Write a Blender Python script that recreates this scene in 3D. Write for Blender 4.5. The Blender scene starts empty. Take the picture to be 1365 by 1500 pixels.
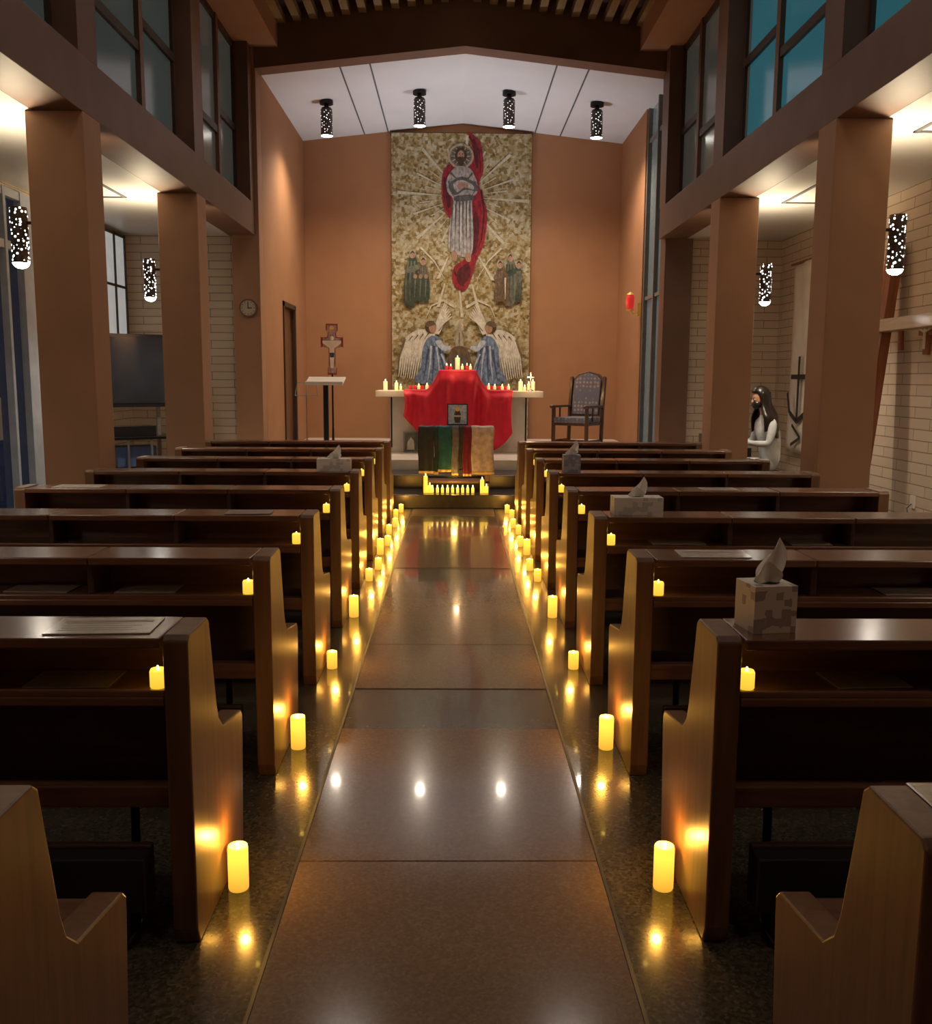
import bpy, bmesh, math, random
from mathutils import Matrix, Vector
random.seed(7)
C = bpy.context.scene.collection
R = math.radians

# ------------------------------------------------------------------ materials
def newmat(name):
    m = bpy.data.materials.new(name); m.use_nodes = True
    nt = m.node_tree; b = nt.nodes['Principled BSDF']
    return m, nt, b
def plain(name, col, rough=.6, metal=0, emis=None, es=0, var=.12, scale=6, bump=0.0, coat=0, stretch=None):
    m, nt, b = newmat(name)
    tc = nt.nodes.new('ShaderNodeTexCoord'); mp = nt.nodes.new('ShaderNodeMapping')
    nt.links.new(tc.outputs['Object'], mp.inputs['Vector'])
    if stretch: mp.inputs['Scale'].default_value = stretch
    n = nt.nodes.new('ShaderNodeTexNoise'); n.inputs['Scale'].default_value = scale; n.inputs['Detail'].default_value = 5
    nt.links.new(mp.outputs[0], n.inputs['Vector'])
    r = nt.nodes.new('ShaderNodeValToRGB')
    r.color_ramp.elements[0].position = .3; r.color_ramp.elements[1].position = .7
    r.color_ramp.elements[0].color = (*[c*(1-var) for c in col], 1)
    r.color_ramp.elements[1].color = (*[min(1, c*(1+var)) for c in col], 1)
    nt.links.new(n.outputs['Fac'], r.inputs[0]); nt.links.new(r.outputs[0], b.inputs['Base Color'])
    b.inputs['Roughness'].default_value = rough; b.inputs['Metallic'].default_value = metal
    b.inputs['Coat Weight'].default_value = coat
    if emis:
        b.inputs['Emission Color'].default_value = (*emis, 1); b.inputs['Emission Strength'].default_value = es
    if bump:
        bp = nt.nodes.new('ShaderNodeBump'); bp.inputs['Strength'].default_value = bump; bp.inputs['Distance'].default_value = .01
        n2 = nt.nodes.new('ShaderNodeTexNoise'); n2.inputs['Scale'].default_value = scale*8
        nt.links.new(mp.outputs[0], n2.inputs['Vector'])
        nt.links.new(n2.outputs['Fac'], bp.inputs['Height']); nt.links.new(bp.outputs[0], b.inputs['Normal'])
    return m
def wood(name, c1, c2, rough=.3, axis='x', coat=.3):
    m, nt, b = newmat(name)
    tc = nt.nodes.new('ShaderNodeTexCoord'); mp = nt.nodes.new('ShaderNodeMapping')
    s = {'x': (1, 14, 14), 'y': (14, 1, 14), 'z': (14, 14, 1)}[axis]
    mp.inputs['Scale'].default_value = s
    nt.links.new(tc.outputs['Object'], mp.inputs['Vector'])
    n = nt.nodes.new('ShaderNodeTexNoise'); n.inputs['Scale'].default_value = 2.2; n.inputs['Detail'].default_value = 8
    n.inputs['Distortion'].default_value = .6
    nt.links.new(mp.outputs[0], n.inputs['Vector'])
    r = nt.nodes.new('ShaderNodeValToRGB')
    r.color_ramp.elements[0].position = .32; r.color_ramp.elements[1].position = .68
    r.color_ramp.elements[0].color = (*c1, 1); r.color_ramp.elements[1].color = (*c2, 1)
    nt.links.new(n.outputs['Fac'], r.inputs[0]); nt.links.new(r.outputs[0], b.inputs['Base Color'])
    b.inputs['Roughness'].default_value = rough; b.inputs['Coat Weight'].default_value = coat
    b.inputs['Coat Roughness'].default_value = .15
    return m
def brick(name, horiz):
    m, nt, b = newmat(name)
    tc = nt.nodes.new('ShaderNodeTexCoord'); sp = nt.nodes.new('ShaderNodeSeparateXYZ'); cb = nt.nodes.new('ShaderNodeCombineXYZ')
    nt.links.new(tc.outputs['Object'], sp.inputs[0])
    nt.links.new(sp.outputs[horiz], cb.inputs[0]); nt.links.new(sp.outputs[2], cb.inputs[1])
    t = nt.nodes.new('ShaderNodeTexBrick')
    t.inputs['Color1'].default_value = (.62, .52, .40, 1); t.inputs['Color2'].default_value = (.57, .47, .36, 1)
    t.inputs['Mortar'].default_value = (.27, .20, .14, 1)
    t.inputs['Scale'].default_value = 1; t.inputs['Mortar Size'].default_value = .005
    t.inputs['Brick Width'].default_value = .60; t.inputs['Row Height'].default_value = .105
    nt.links.new(cb.outputs[0], t.inputs['Vector']); nt.links.new(t.outputs['Color'], b.inputs['Base Color'])
    bp = nt.nodes.new('ShaderNodeBump'); bp.invert = True; bp.inputs['Strength'].default_value = .6; bp.inputs['Distance'].default_value = .01
    nt.links.new(t.outputs['Fac'], bp.inputs['Height']); nt.links.new(bp.outputs[0], b.inputs['Normal'])
    b.inputs['Roughness'].default_value = .7
    return m
def terrazzo(name, base, dark, light, rough, scale=70, coat=.45):
    m, nt, b = newmat(name)
    tc = nt.nodes.new('ShaderNodeTexCoord')
    v = nt.nodes.new('ShaderNodeTexVoronoi'); v.inputs['Scale'].default_value = scale
    nt.links.new(tc.outputs['Object'], v.inputs['Vector'])
    sp = nt.nodes.new('ShaderNodeSeparateColor'); nt.links.new(v.outputs['Color'], sp.inputs[0])
    r = nt.nodes.new('ShaderNodeValToRGB'); r.color_ramp.interpolation = 'CONSTANT'
    e = r.color_ramp.elements; e[0].position = 0; e[0].color = (*dark, 1); e[1].position = .35; e[1].color = (*base, 1)
    x = e.new(.85); x.color = (*light, 1)
    nt.links.new(sp.outputs[0], r.inputs[0])
    n = nt.nodes.new('ShaderNodeTexNoise'); n.inputs['Scale'].default_value = 1.3; n.inputs['Detail'].default_value = 4
    nt.links.new(tc.outputs['Object'], n.inputs['Vector'])
    mr = nt.nodes.new('ShaderNodeMapRange'); mr.inputs[3].default_value = .75; mr.inputs[4].default_value = 1.2
    nt.links.new(n.outputs['Fac'], mr.inputs[0])
    mx = nt.nodes.new('ShaderNodeVectorMath'); mx.operation = 'SCALE'
    nt.links.new(r.outputs[0], mx.inputs[0]); nt.links.new(mr.outputs[0], mx.inputs['Scale'])
    nt.links.new(mx.outputs[0], b.inputs['Base Color'])
    b.inputs['Roughness'].default_value = rough
    b.inputs['Specular IOR Level'].default_value = .35
    b.inputs['Coat Weight'].default_value = coat; b.inputs['Coat Roughness'].default_value = .05
    return m
def perforated(name, es=9, scale=19, thr=.23):
    m, nt, b = newmat(name)
    tc = nt.nodes.new('ShaderNodeTexCoord')
    v = nt.nodes.new('ShaderNodeTexVoronoi'); v.inputs['Scale'].default_value = scale; v.inputs['Randomness'].default_value = .8
    nt.links.new(tc.outputs['Object'], v.inputs['Vector'])
    lt = nt.nodes.new('ShaderNodeMath'); lt.operation = 'LESS_THAN'; lt.inputs[1].default_value = thr
    nt.links.new(v.outputs['Distance'], lt.inputs[0])
    mu = nt.nodes.new('ShaderNodeMath'); mu.operation = 'MULTIPLY'; mu.inputs[1].default_value = es
    nt.links.new(lt.outputs[0], mu.inputs[0]); nt.links.new(mu.outputs[0], b.inputs['Emission Strength'])
    b.inputs['Emission Color'].default_value = (1, .95, .88, 1)
    b.inputs['Base Color'].default_value = (.05, .04, .035, 1); b.inputs['Roughness'].default_value = .4
    return m
def candle_mat(name, col, lo, hi, zmax):
    m, nt, b = newmat(name)
    tc = nt.nodes.new('ShaderNodeTexCoord'); sp = nt.nodes.new('ShaderNodeSeparateXYZ')
    nt.links.new(tc.outputs['Object'], sp.inputs[0])
    mr = nt.nodes.new('ShaderNodeMapRange'); mr.inputs[2].default_value = zmax; mr.inputs[3].default_value = lo; mr.inputs[4].default_value = hi
    nt.links.new(sp.outputs[2], mr.inputs[0]); nt.links.new(mr.outputs[0], b.inputs['Emission Strength'])
    b.inputs['Emission Color'].default_value = (*col, 1); b.inputs['Base Color'].default_value = (.8, .6, .3, 1)
    b.inputs['Roughness'].default_value = .5
    return m
def tapestry_mat():
    m, nt, b = newmat('tapestry_gold_mosaic')
    tc = nt.nodes.new('ShaderNodeTexCoord')
    v = nt.nodes.new('ShaderNodeTexVoronoi'); v.inputs['Scale'].default_value = 20; v.distance = 'CHEBYCHEV'
    nt.links.new(tc.outputs['Object'], v.inputs['Vector'])
    sp = nt.nodes.new('ShaderNodeSeparateColor'); nt.links.new(v.outputs['Color'], sp.inputs[0])
    n = nt.nodes.new('ShaderNodeTexNoise'); n.inputs['Scale'].default_value = 6; n.inputs['Detail'].default_value = 10; n.inputs['Roughness'].default_value = .8
    nt.links.new(tc.outputs['Object'], n.inputs['Vector'])
    a = nt.nodes.new('ShaderNodeMix'); a.data_type = 'FLOAT'; a.inputs[0].default_value = .78
    nt.links.new(sp.outputs[0], a.inputs[2]); nt.links.new(n.outputs['Fac'], a.inputs[3])
    r = nt.nodes.new('ShaderNodeValToRGB'); e = r.color_ramp.elements
    e[0].position = .30; e[0].color = (.08, .06, .03, 1); e[1].position = .70; e[1].color = (.56, .52, .38, 1)
    x = e.new(.41); x.color = (.20, .135, .045, 1); x = e.new(.49); x.color = (.34, .25, .10, 1); x = e.new(.56); x.color = (.40, .35, .22, 1)
    nt.links.new(a.outputs[0], r.inputs[0]); nt.links.new(r.outputs[0], b.inputs['Base Color'])
    b.inputs['Roughness'].default_value = .85
    return m
def cloth(name, c, v=.5):
    m, nt, b = newmat(name)
    tc = nt.nodes.new('ShaderNodeTexCoord'); mp = nt.nodes.new('ShaderNodeMapping'); mp.inputs['Scale'].default_value = (1.6, 1, .8)
    nt.links.new(tc.outputs['Object'], mp.inputs['Vector'])
    n = nt.nodes.new('ShaderNodeTexNoise'); n.inputs['Scale'].default_value = 13; n.inputs['Detail'].default_value = 8; n.inputs['Roughness'].default_value = .75
    nt.links.new(mp.outputs[0], n.inputs['Vector'])
    r = nt.nodes.new('ShaderNodeValToRGB'); e = r.color_ramp.elements
    e[0].position = .36; e[0].color = (*[q*(1-v) for q in c], 1); e[1].position = .64; e[1].color = (*[min(1, q*(1+v*.7)) for q in c], 1)
    nt.links.new(n.outputs['Fac'], r.inputs[0]); nt.links.new(r.outputs[0], b.inputs['Base Color'])
    b.inputs['Roughness'].default_value = .85
    return m

M_wall = plain('terracotta_plaster', (.39, .19, .088), .75, var=.06, scale=2, bump=.08)
M_col = plain('column_plaster', (.40, .215, .118), .6, var=.06, scale=3, bump=.05)
M_beam = plain('beam_brown_paint', (.16, .082, .052), .5, var=.1, scale=3)
M_white = plain('white_ceiling_paint', (.62, .62, .64), .6, var=.03, scale=2)
M_soff = plain('soffit_paint', (.62, .62, .60), .35, var=.03, scale=2)
M_seam = plain('dark_seam', (.10, .10, .11), .8)
M_brY = brick('painted_brick_side', 1)
M_brX = brick('painted_brick_end', 0)
M_tz = terrazzo('dark_terrazzo', (.080, .066, .042), (.05, .042, .028), (.115, .096, .066), .22, 110, .5)
M_path = terrazzo('tan_terrazzo', (.255, .178, .118), (.225, .155, .103), (.285, .205, .14), .15, 130, .32)
M_strip = plain('divider_strip', (.02, .018, .015), .4)
W1 = wood('pew_wood_long', (.13, .056, .033), (.205, .095, .055), .22, 'x', .45)
W2 = wood('pew_wood_upright', (.135, .062, .030), (.205, .10, .047), .40, 'z', .10)
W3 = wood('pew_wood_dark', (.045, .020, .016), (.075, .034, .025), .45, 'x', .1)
M_vinyl = plain('kneeler_vinyl', (.02, .016, .015), .5)
M_black = plain('black_metal', (.012, .012, .013), .4, .5)
M_blackp = plain('black_plastic', (.012, .012, .014), .3)
M_steel = plain('grey_metal', (.32, .33, .34), .35, .7)
M_frame = plain('window_frame_dark', (.05, .03, .022), .5)
M_frameL = plain('window_frame_alu', (.42, .48, .56), .4, .1)
M_frameG = plain('window_frame_grey', (.16, .15, .14), .5)
M_gl = plain('dusk_glass_left', (.035, .04, .038), .14, emis=(.07, .09, .085), es=.30, scale=1.2, var=.4)
M_gr = plain('dusk_glass_right', (.02, .05, .06), .12, emis=(.03, .15, .19), es=.50, scale=1.2, var=.4)
M_gd = plain('night_glass', (.01, .013, .02), .06, emis=(.03, .05, .12), es=.10, scale=1.5)
M_gw = plain('frosted_glass', (.55, .57, .58), .35, emis=(.62, .64, .64), es=.42)
M_gc = plain('chancel_glass', (.13, .16, .16), .2, emis=(.3, .38, .40), es=.12, scale=1.5)
M_marble = plain('white_marble', (.74, .68, .60), .35, var=.08, scale=4)
M_step = plain('dark_step_stone', (.035, .03, .028), .25, var=.2, scale=20)
M_red = plain('red_cloth', (.74, .014, .045), .6, var=.10, scale=9, bump=.1)
M_lamp = perforated('perforated_lamp_metal', 7, 36, .29)
M_lampd = perforated('perforated_lamp_metal_dark', 2.5, 30, .20)
M_glow = plain('lamp_glow', (1, 1, 1), .5, emis=(1, .95, .85), es=30)
M_cand = candle_mat('led_candle_wax', (1, .50, .045), .8, 2.2, .13)
M_vot = candle_mat('votive_wax', (1, .62, .05), .9, 1.3, .05)
M_flame = plain('candle_flame', (1, .8, .4), .5, emis=(1, .72, .25), es=6)
M_acan = plain('altar_candle_wax', (.85, .7, .45), .5, emis=(1, .62, .22), es=.9)
M_rglass = plain('red_votive_glass', (.55, .02, .03), .2, emis=(1, .05, .04), es=.35)
M_paper = plain('paper', (.66, .63, .57), .16, var=.08, scale=30)
M_paper2 = plain('dim_paper', (.30, .235, .19), .45, var=.1, scale=30)
M_tissue = plain('tissue', (.96, .93, .88), .8, emis=None, var=.03)

# ------------------------------------------------------------------ mesh builder
class MB:
    def __init__(s): s.v=[]; s.f=[]; s.m=[]; s.sm=[]; s.mats=[]; s.M=Matrix()
    def mi(s, mat):
        if mat not in s.mats: s.mats.append(mat)
        return s.mats.index(mat)
    def add(s, vs, fs, mat, smooth=False):
        o=len(s.v); i=s.mi(mat)
        s.v += [tuple(s.M @ Vector(p)) for p in vs]
        for f in fs: s.f.append([o+k for k in f]); s.m.append(i); s.sm.append(smooth)
    def box(s, x0,x1,y0,y1,z0,z1, mat):
        vs=[(x,y,z) for x in (x0,x1) for y in (y0,y1) for z in (z0,z1)]
        s.add(vs, [(0,1,3,2),(4,6,7,5),(0,4,5,1),(2,3,7,6),(0,2,6,4),(1,5,7,3)], mat)
    def prism(s, poly, axis, a, b, mat):
        n=len(poly)
        def P(p,t):
            return {'x':(t,p[0],p[1]),'y':(p[0],t,p[1]),'z':(p[0],p[1],t)}[axis]
        vs=[P(p,a) for p in poly]+[P(p,b) for p in poly]
        fs=[list(range(n)), list(range(2*n-1,n-1,-1))]+[(i,(i+1)%n,n+(i+1)%n,n+i) for i in range(n)]
        s.add(vs, fs, mat)
    def cyl(s, p0,p1,r0,r1,mat,seg=16,smooth=True,caps=True):
        p0=Vector(p0);p1=Vector(p1);d=(p1-p0).normalized()
        u=d.orthogonal().normalized(); w=d.cross(u)
        vs=[];
        for p,r in((p0,r0),(p1,r1)):
            for i in range(seg):
                a=2*math.pi*i/seg; vs.append(tuple(p+r*(math.cos(a)*u+math.sin(a)*w)))
        s.add(vs,[(i,(i+1)%seg,seg+(i+1)%seg,seg+i) for i in range(seg)],mat,smooth)
        if caps:
            s.add(vs[:seg],[list(range(seg))],mat); s.add(vs[seg:],[list(range(seg))],mat)
    def tube(s, pts, r, mat, seg=8):
        for a,b in zip(pts[:-1],pts[1:]): s.cyl(a,b,r,r,mat,seg)
    def lathe(s, c, prof, mat, seg=20):
        vs=[];n=len(prof)
        for r,z in prof:
            for i in range(seg):
                a=2*math.pi*i/seg; vs.append((c[0]+r*math.cos(a),c[1]+r*math.sin(a),c[2]+z))
        fs=[(j*seg+i,j*seg+(i+1)%seg,(j+1)*seg+(i+1)%seg,(j+1)*seg+i) for j in range(n-1) for i in range(seg)]
        s.add(vs,fs,mat,True)
    def ell(s, c, rad, mat, seg=16, rings=10, fn=None):
        vs=[];
        for j in range(rings+1):
            t=math.pi*j/rings
            for i in range(seg):
                a=2*math.pi*i/seg
                p=Vector((math.sin(t)*math.cos(a),math.sin(t)*math.sin(a),math.cos(t)))
                q=Vector((p.x*rad[0],p.y*rad[1],p.z*rad[2]))
                if fn: q=fn(p,q)
                vs.append((c[0]+q.x,c[1]+q.y,c[2]+q.z))
        fs=[(j*seg+i,j*seg+(i+1)%seg,(j+1)*seg+(i+1)%seg,(j+1)*seg+i) for j in range(rings) for i in range(seg)]
        s.add(vs,fs,mat,True)
    def grid(s, fn, nu, nv, mat, smooth=True):
        vs=[fn(i/nu,j/nv) for j in range(nv+1) for i in range(nu+1)]
        fs=[(j*(nu+1)+i,j*(nu+1)+i+1,(j+1)*(nu+1)+i+1,(j+1)*(nu+1)+i) for j in range(nv) for i in range(nu)]
        s.add(vs,fs,mat,smooth)
    def mesh(s, name, merge=False):
        me=bpy.data.meshes.new(name); me.from_pydata(s.v,[],s.f)
        for m in s.mats: me.materials.append(m)
        me.polygons.foreach_set('material_index',s.m); me.polygons.foreach_set('use_smooth',s.sm)
        bm=bmesh.new(); bm.from_mesh(me)
        if merge: bmesh.ops.remove_doubles(bm,verts=bm.verts,dist=1e-5)
        bmesh.ops.recalc_face_normals(bm,faces=bm.faces); bm.to_mesh(me); bm.free(); me.update()
        return me
    def obj(s, name, loc=(0,0,0), rot=(0,0,0), bevel=0, parent=None, merge=False, solid=0):
        return place(s.mesh(name,merge), name, loc, rot, bevel, parent, solid)
def place(me, name, loc=(0,0,0), rot=(0,0,0), bevel=0, parent=None, solid=0):
    o=bpy.data.objects.new(name,me); C.objects.link(o); o.location=loc; o.rotation_euler=rot
    if solid:
        m=o.modifiers.new('Solid','SOLIDIFY'); m.thickness=solid
    if bevel:
        m=o.modifiers.new('Bevel','BEVEL'); m.width=bevel; m.segments=2; m.limit_method='ANGLE'; m.angle_limit=R(40)
    if parent: o.parent=parent
    return o
def light(kind, name, loc, power, col, parent=None, radius=.03, rot=(0,0,0), spot=None, blend=.5, size=None):
    l=bpy.data.lights.new(name,kind); l.energy=power; l.color=col
    if kind in('POINT','SPOT'): l.shadow_soft_size=radius
    if spot: l.spot_size=R(spot); l.spot_blend=blend
    if size: l.shape='RECTANGLE'; l.size,l.size_y=size
    o=bpy.data.objects.new(name,l); C.objects.link(o); o.location=loc; o.rotation_euler=rot
    if parent: o.parent=parent
    return o
def B(name,x0,x1,y0,y1,z0,z1,mat,bevel=0):
    b=MB(); b.box(x0,x1,y0,y1,z0,z1,mat); return b.obj(name,bevel=bevel)
def sst(a,c,x): t=max(0,min(1,(x-a)/(c-a))); return t*t*(3-2*t)

# ------------------------------------------------------------------ layout constants
XL,XR=-2.65,2.73          # inner faces of the colonnades
COLY=[-1.85,1.15,4.10,7.05,10.05]
YC=13.0; YB=16.8
SOF=3.37; SILL=3.77; WT=5.72
OX=4.4

# ------------------------------------------------------------------ floor
B('floor',-OX,OX,-2.5,YC+.3,-.1,0,M_tz)
b=MB()
pl,pr=-.478,.452
segs=[(-2.4,.95,0),(.95,1.5,1),(1.5,2.77,0),(2.77,3.9,0),(3.9,4.43,1),(4.43,5.2,0),(5.2,6.85,0),(6.85,7.4,1),(7.4,9.8,0),(9.8,10.3,1),(10.3,10.85,0)]
for y0,y1,k in segs:
    if not k: b.box(pl,pr,y0+.004,y1-.004,0,.004,M_path)
b.box(pl-.012,pl-.002,-2.4,10.85,0,.004,M_strip); b.box(pr+.002,pr+.012,-2.4,10.85,0,.004,M_strip)
b.obj('floor_aisle_path')

# chancel steps
b=MB()
b.box(-OX+.0,OX-.0,10.9,11.6,0,.16,M_step); b.box(-3.4,3.4,11.6,12.3,0,.32,M_step)
b.obj('floor_chancel_steps',bevel=.008)
b=MB(); b.box(-3.2,3.2,12.3,YC-.02,.0,.45,M_marble); b.box(-2.59,2.84,YC-.02,YB,0,.45,M_marble)
b.obj('floor_chancel_platform',bevel=.006)

# ------------------------------------------------------------------ colonnades
def side(sgn, X, tag, glass, glass2):
    for y in COLY[1:]:
        b=MB(); a,c=sorted((X,X+sgn*.41)); b.box(a,c,y,y+.34,0,SOF,M_col); b.obj('column',bevel=.006)
    a,c=sorted((X+sgn*.002,X+sgn*.36)); 
    b=MB(); b.box(a,c,-2.5,YC,SOF,SILL,M_beam)
    b.obj('trim_beam_'+tag,bevel=.004)
    b=MB()
    for y in COLY+[YC-.30]:
        b.box(a,c,y-.02,y+.34,SILL,WT,M_beam)
    b.box(min(X-sgn*.35,X+sgn*.36),max(X-sgn*.35,X+sgn*.36),-2.5,YC,WT,WT+.5,M_col)
    gx=X+sgn*.20
    for i,y in enumerate(COLY):
        y1=(COLY+[YC-.30])[i+1]
        m=(y+.3+y1)/2+.25
        b.box(gx-.04,gx+.04,m-.05,m+.05,SILL,WT,M_beam)
        b.box(gx-.025,gx+.025,y+.3,y1,SILL,SILL+.07,M_frame)
        b.box(gx-.025,gx+.025,y+.3,y1,WT-.08,WT,M_frame)
        b.box(gx-.03,gx+.03,m,y1,SILL+.85,SILL+.93,M_frame)
        b.box(gx-.03,gx+.03,y+.3,m,SILL+.60,SILL+.68,M_frame)
        b.box(gx-.025,gx+.025,y+.28,y+.36,SILL,WT,M_frame); b.box(gx-.025,gx+.025,y1-.07,y1,SILL,WT,M_frame)
    b.obj('trim_clerestory_frame_'+tag)
    b=MB()
    gx2=X+sgn*.21
    b.box(gx2-.004,gx2+.004,-2.5,9.9,SILL,WT,glass); b.box(gx2-.004,gx2+.004,9.9,YC-.02,SILL,WT,glass2); b.obj('window_clerestory_'+tag)
    a,c=sorted((X+sgn*.36,sgn*OX)); 
    b=MB(); b.box(a,c,-2.5,YC,SOF,SOF+.1,M_soff)
    for y in (3.6,6.4,9.3):
        x0,x1=sorted((sgn*3.45,sgn*3.95))
        for q in ((x0,x1,y,y+.03),(x0,x1,y+.97,y+1.0),(x0,x0+.03,y,y+1),(x1-.03,x1,y,y+1)):
            b.box(q[0],q[1],q[2],q[3],SOF-.012,SOF,M_seam)
    b.obj('ceiling_aisle_'+tag)
M_gl2 = plain('dusk_glass_brown', (.05, .045, .035), .2, emis=(.10, .10, .085), es=.25, scale=1.2, var=.4)
side(-1,XL,'left',M_gl,M_gl2); side(1,XR,'right',M_gr,M_gl2)

# outer walls
B('wall_left',-OX-.2,-OX,-2.5,YC+.2,0,SOF+.1,M_brY)
B('wall_right',OX,OX+.2,-2.5,YC+.2,0,SOF+.1,M_brY)
B('wall_back',-OX-.2,OX+.2,-2.7,-2.5,0,6.9,M_wall)
B('wall_aisle_end_left',-OX,-2.95,YC,YC+.2,0,SOF,M_brX)
B('wall_aisle_end_right',3.15,OX,YC,YC+.2,0,SOF,M_brX)
b=MB(); b.box(-2.96,-2.6,YC-.1,YC+.2,0,WT+.5,M_col); b.obj('wall_pilaster_left',bevel=.005)
b=MB(); b.box(2.80,3.17,YC-.1,YC+.2,0,WT+.5,M_beam); b.obj('wall_pilaster_right',bevel=.005)
b=MB(); b.prism([(-2.61,5.46),(.12,5.76),(2.81,5.46),(2.81,6.9),(-2.61,6.9)],'y',YC-.11,YC+.19,M_beam); b.obj('wall_chancel_header')
b=MB(); b.box(-3.4,-2.94,YC,YC+.2,SOF,6.6,M_beam); b.box(3.15,3.4,YC,YC+.2,SOF,6.6,M_beam); b.obj('wall_header_sides')
b=MB(); b.box(-2.8,-2.6,YC+.2,14.55,0,5.9,M_wall); b.box(-2.8,-2.6,15.6,YB+.2,0,5.9,M_wall); b.box(-2.8,-2.6,14.55,15.6,2.6,5.9,M_wall)
b.box(-2.8,-2.72,14.55,15.6,0,2.6,M_beam)
b.obj('wall_chancel_left')
b=MB(); b.box(-2.715,-2.66,14.62,15.53,.452,2.57,W2); b.cyl((-2.65,14.72,1.45),(-2.60,14.72,1.45),.02,.02,M_steel)
for q in((14.53,14.60,.452,2.65),(15.55,15.62,.452,2.65)): b.box(-2.62,-2.58,*q,M_frame)
b.box(-2.62,-2.58,14.53,15.62,2.58,2.65,M_frame)
b.obj('door_1')
B('wall_chancel_right',2.85,3.05,14.7,YB+.2,0,5.9,M_wall)
b=MB()
b.box(2.93,2.94,YC+.2,14.7,.45,5.6,M_gc)
for y in(YC+.2,13.95,14.64): b.box(2.87,2.95,y,y+.06,.45,5.6,M_frameG)
for z in(.45,2.7,5.0): b.box(2.89,2.95,YC+.2,14.7,z,z+.05,M_frameG)
b.obj('window_chancel')
B('wall_chancel_back',-2.8,3.05,YB,YB+.2,0,5.95,M_wall)
b=MB(); b.prism([(-2.8,5.475),(.12,5.80),(3.05,5.475),(3.05,5.95),(-2.8,5.95)],'y',YC+.2,YB+.2,M_white)
b.obj('ceiling_chancel')
b=MB()
def cz(x): return 5.80-abs(x-.12)*(.325/2.93)
for x in(-1.55,-1.15,1.35,1.78): b.box(x-.010,x+.010,YC+.2,YB,cz(x)-.010,cz(x)+.01,M_seam)
b.obj('trim_ceiling_seams')

# nave ceiling
b=MB(); b.prism([(-3.05,6.05),(.08,6.45),(3.2,6.05),(3.2,6.75),(-3.05,6.75)],'y',-2.5,YC-.1,W3); b.obj('ceiling')
M_slat=wood('slat_wood',(.22,.14,.05),(.33,.22,.09),.6,'y',0)
b=MB()
x=-2.25
while x<2.4:
    z=6.45-abs(x-.08)*(.4/3.12)-.14
    b.box(x-.05,x+.05,-2.4,YC-.12,z,z+.1,M_slat); x+=.21
b.obj('ceiling_slats')

# ------------------------------------------------------------------ left wall glazing
b=MB(); xx=-OX
b.box(xx,xx+.02,5.2,10.15,.05,3.25,M_gd)
for y,w_ in((5.2,.08),(6.4,.08),(7.6,.08),(8.8,.08),(9.35,.05),(9.72,.26)): b.box(xx,xx+.09,y,y+w_,0,3.3,M_frameL)
for z in(.0,2.72,3.22): b.box(xx,xx+.08,5.2,9.98,z,z+.08,M_frameL)
b.box(xx+.09,xx+.12,8.95,9.0,.9,1.3,M_steel)
b.obj('window_2')
b=MB()
b.box(xx,xx+.03,11.3,12.85,1.95,3.3,M_gw)
for i in range(5): b.box(xx,xx+.05,11.3+i*.38,11.33+i*.38,1.92,3.34,M_frame)
for z in(1.92,2.65,3.3): b.box(xx,xx+.05,11.3,12.85,z,z+.03,M_frame)
b.obj('window_1')

# ------------------------------------------------------------------ lamps
def ceil_lamp(x,y):
    z=cz(x)
    b=MB()
    b.cyl((0,0,0),(0,0,-.05),.10,.10,M_black,20)
    b.cyl((0,0,-.05),(0,0,-.10),.035,.035,M_black,12)
    b.cyl((0,0,-.10),(0,0,-.13),.07,.088,M_black,20)
    b.cyl((0,0,-.13),(0,0,-.50),.088,.088,M_lampd,24,caps=False)
    b.cyl((0,0,-.49),(0,0,-.498),.084,.084,M_glow,20)
    o=b.obj('ceiling_spotlight',loc=(x,y,z-.005))
    light('SPOT','lamp_beam',(0,0,-.53),138,(1,.82,.62),o,.06,(0,0,0),150,.8)
    return o
for x in(-1.92,-.54,.79,2.10): ceil_lamp(x,14.7)
def sconce(x,y,sgn):
    b=MB()
    b.cyl((0,0,0),(0,0,.40),.062,.062,M_lamp,24,caps=False)
    b.cyl((0,0,-.0),(0,0,.006),.060,.060,M_glow,20); b.cyl((0,0,.39),(0,0,.396),.058,.058,M_glow,20)
    b.ell((0,0,.0),(.056,.056,.04),M_glow,16,10)
    b.box(min(0,-sgn*.16)+.0,max(0,-sgn*.16),-.012,.012,.28,.30,M_black)
    b.cyl((-sgn*.145,0,.29),(-sgn*.16,0,.29),.04,.04,M_black)
    o=b.obj('perforated_wall_sconce',loc=(x,y,2.33))
    light('SPOT','lamp_up',(0,0,.42),72,(1,.80,.52),o,.05,(math.pi,0,0),165,.7)
    light('SPOT','lamp_down',(0,0,-.06),56,(1,.84,.64),o,.05,(0,0,0),160,.8)
for y in COLY[1:]:  # the two nearer pairs are out of view, added to light the pew ledges
    sconce(XL-.41-.16,y+.17,-1); sconce(XR+.41+.16,y+.17,1)
# unseen up-lights added behind the altar to brighten the white ceiling
for x in(-.75,.90):
    b=MB(); b.lathe((0,0,0),[(0,0),(.12,0),(.12,.03),(.03,.04),(.03,.10),(.09,.14),(.11,.26),(.10,.26),(.08,.16),(0,.15)],M_black,20)
    b.cyl((0,0,.19),(0,0,.20),.085,.085,M_glow,20)
    o=b.obj('added_ceiling_uplight',loc=(x,14.62,.451))
    light('SPOT','added_uplight_beam',(0,0,.28),285,(.86,.91,1),o,.08,(math.pi-R(7),0,0),74,.8)
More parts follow.
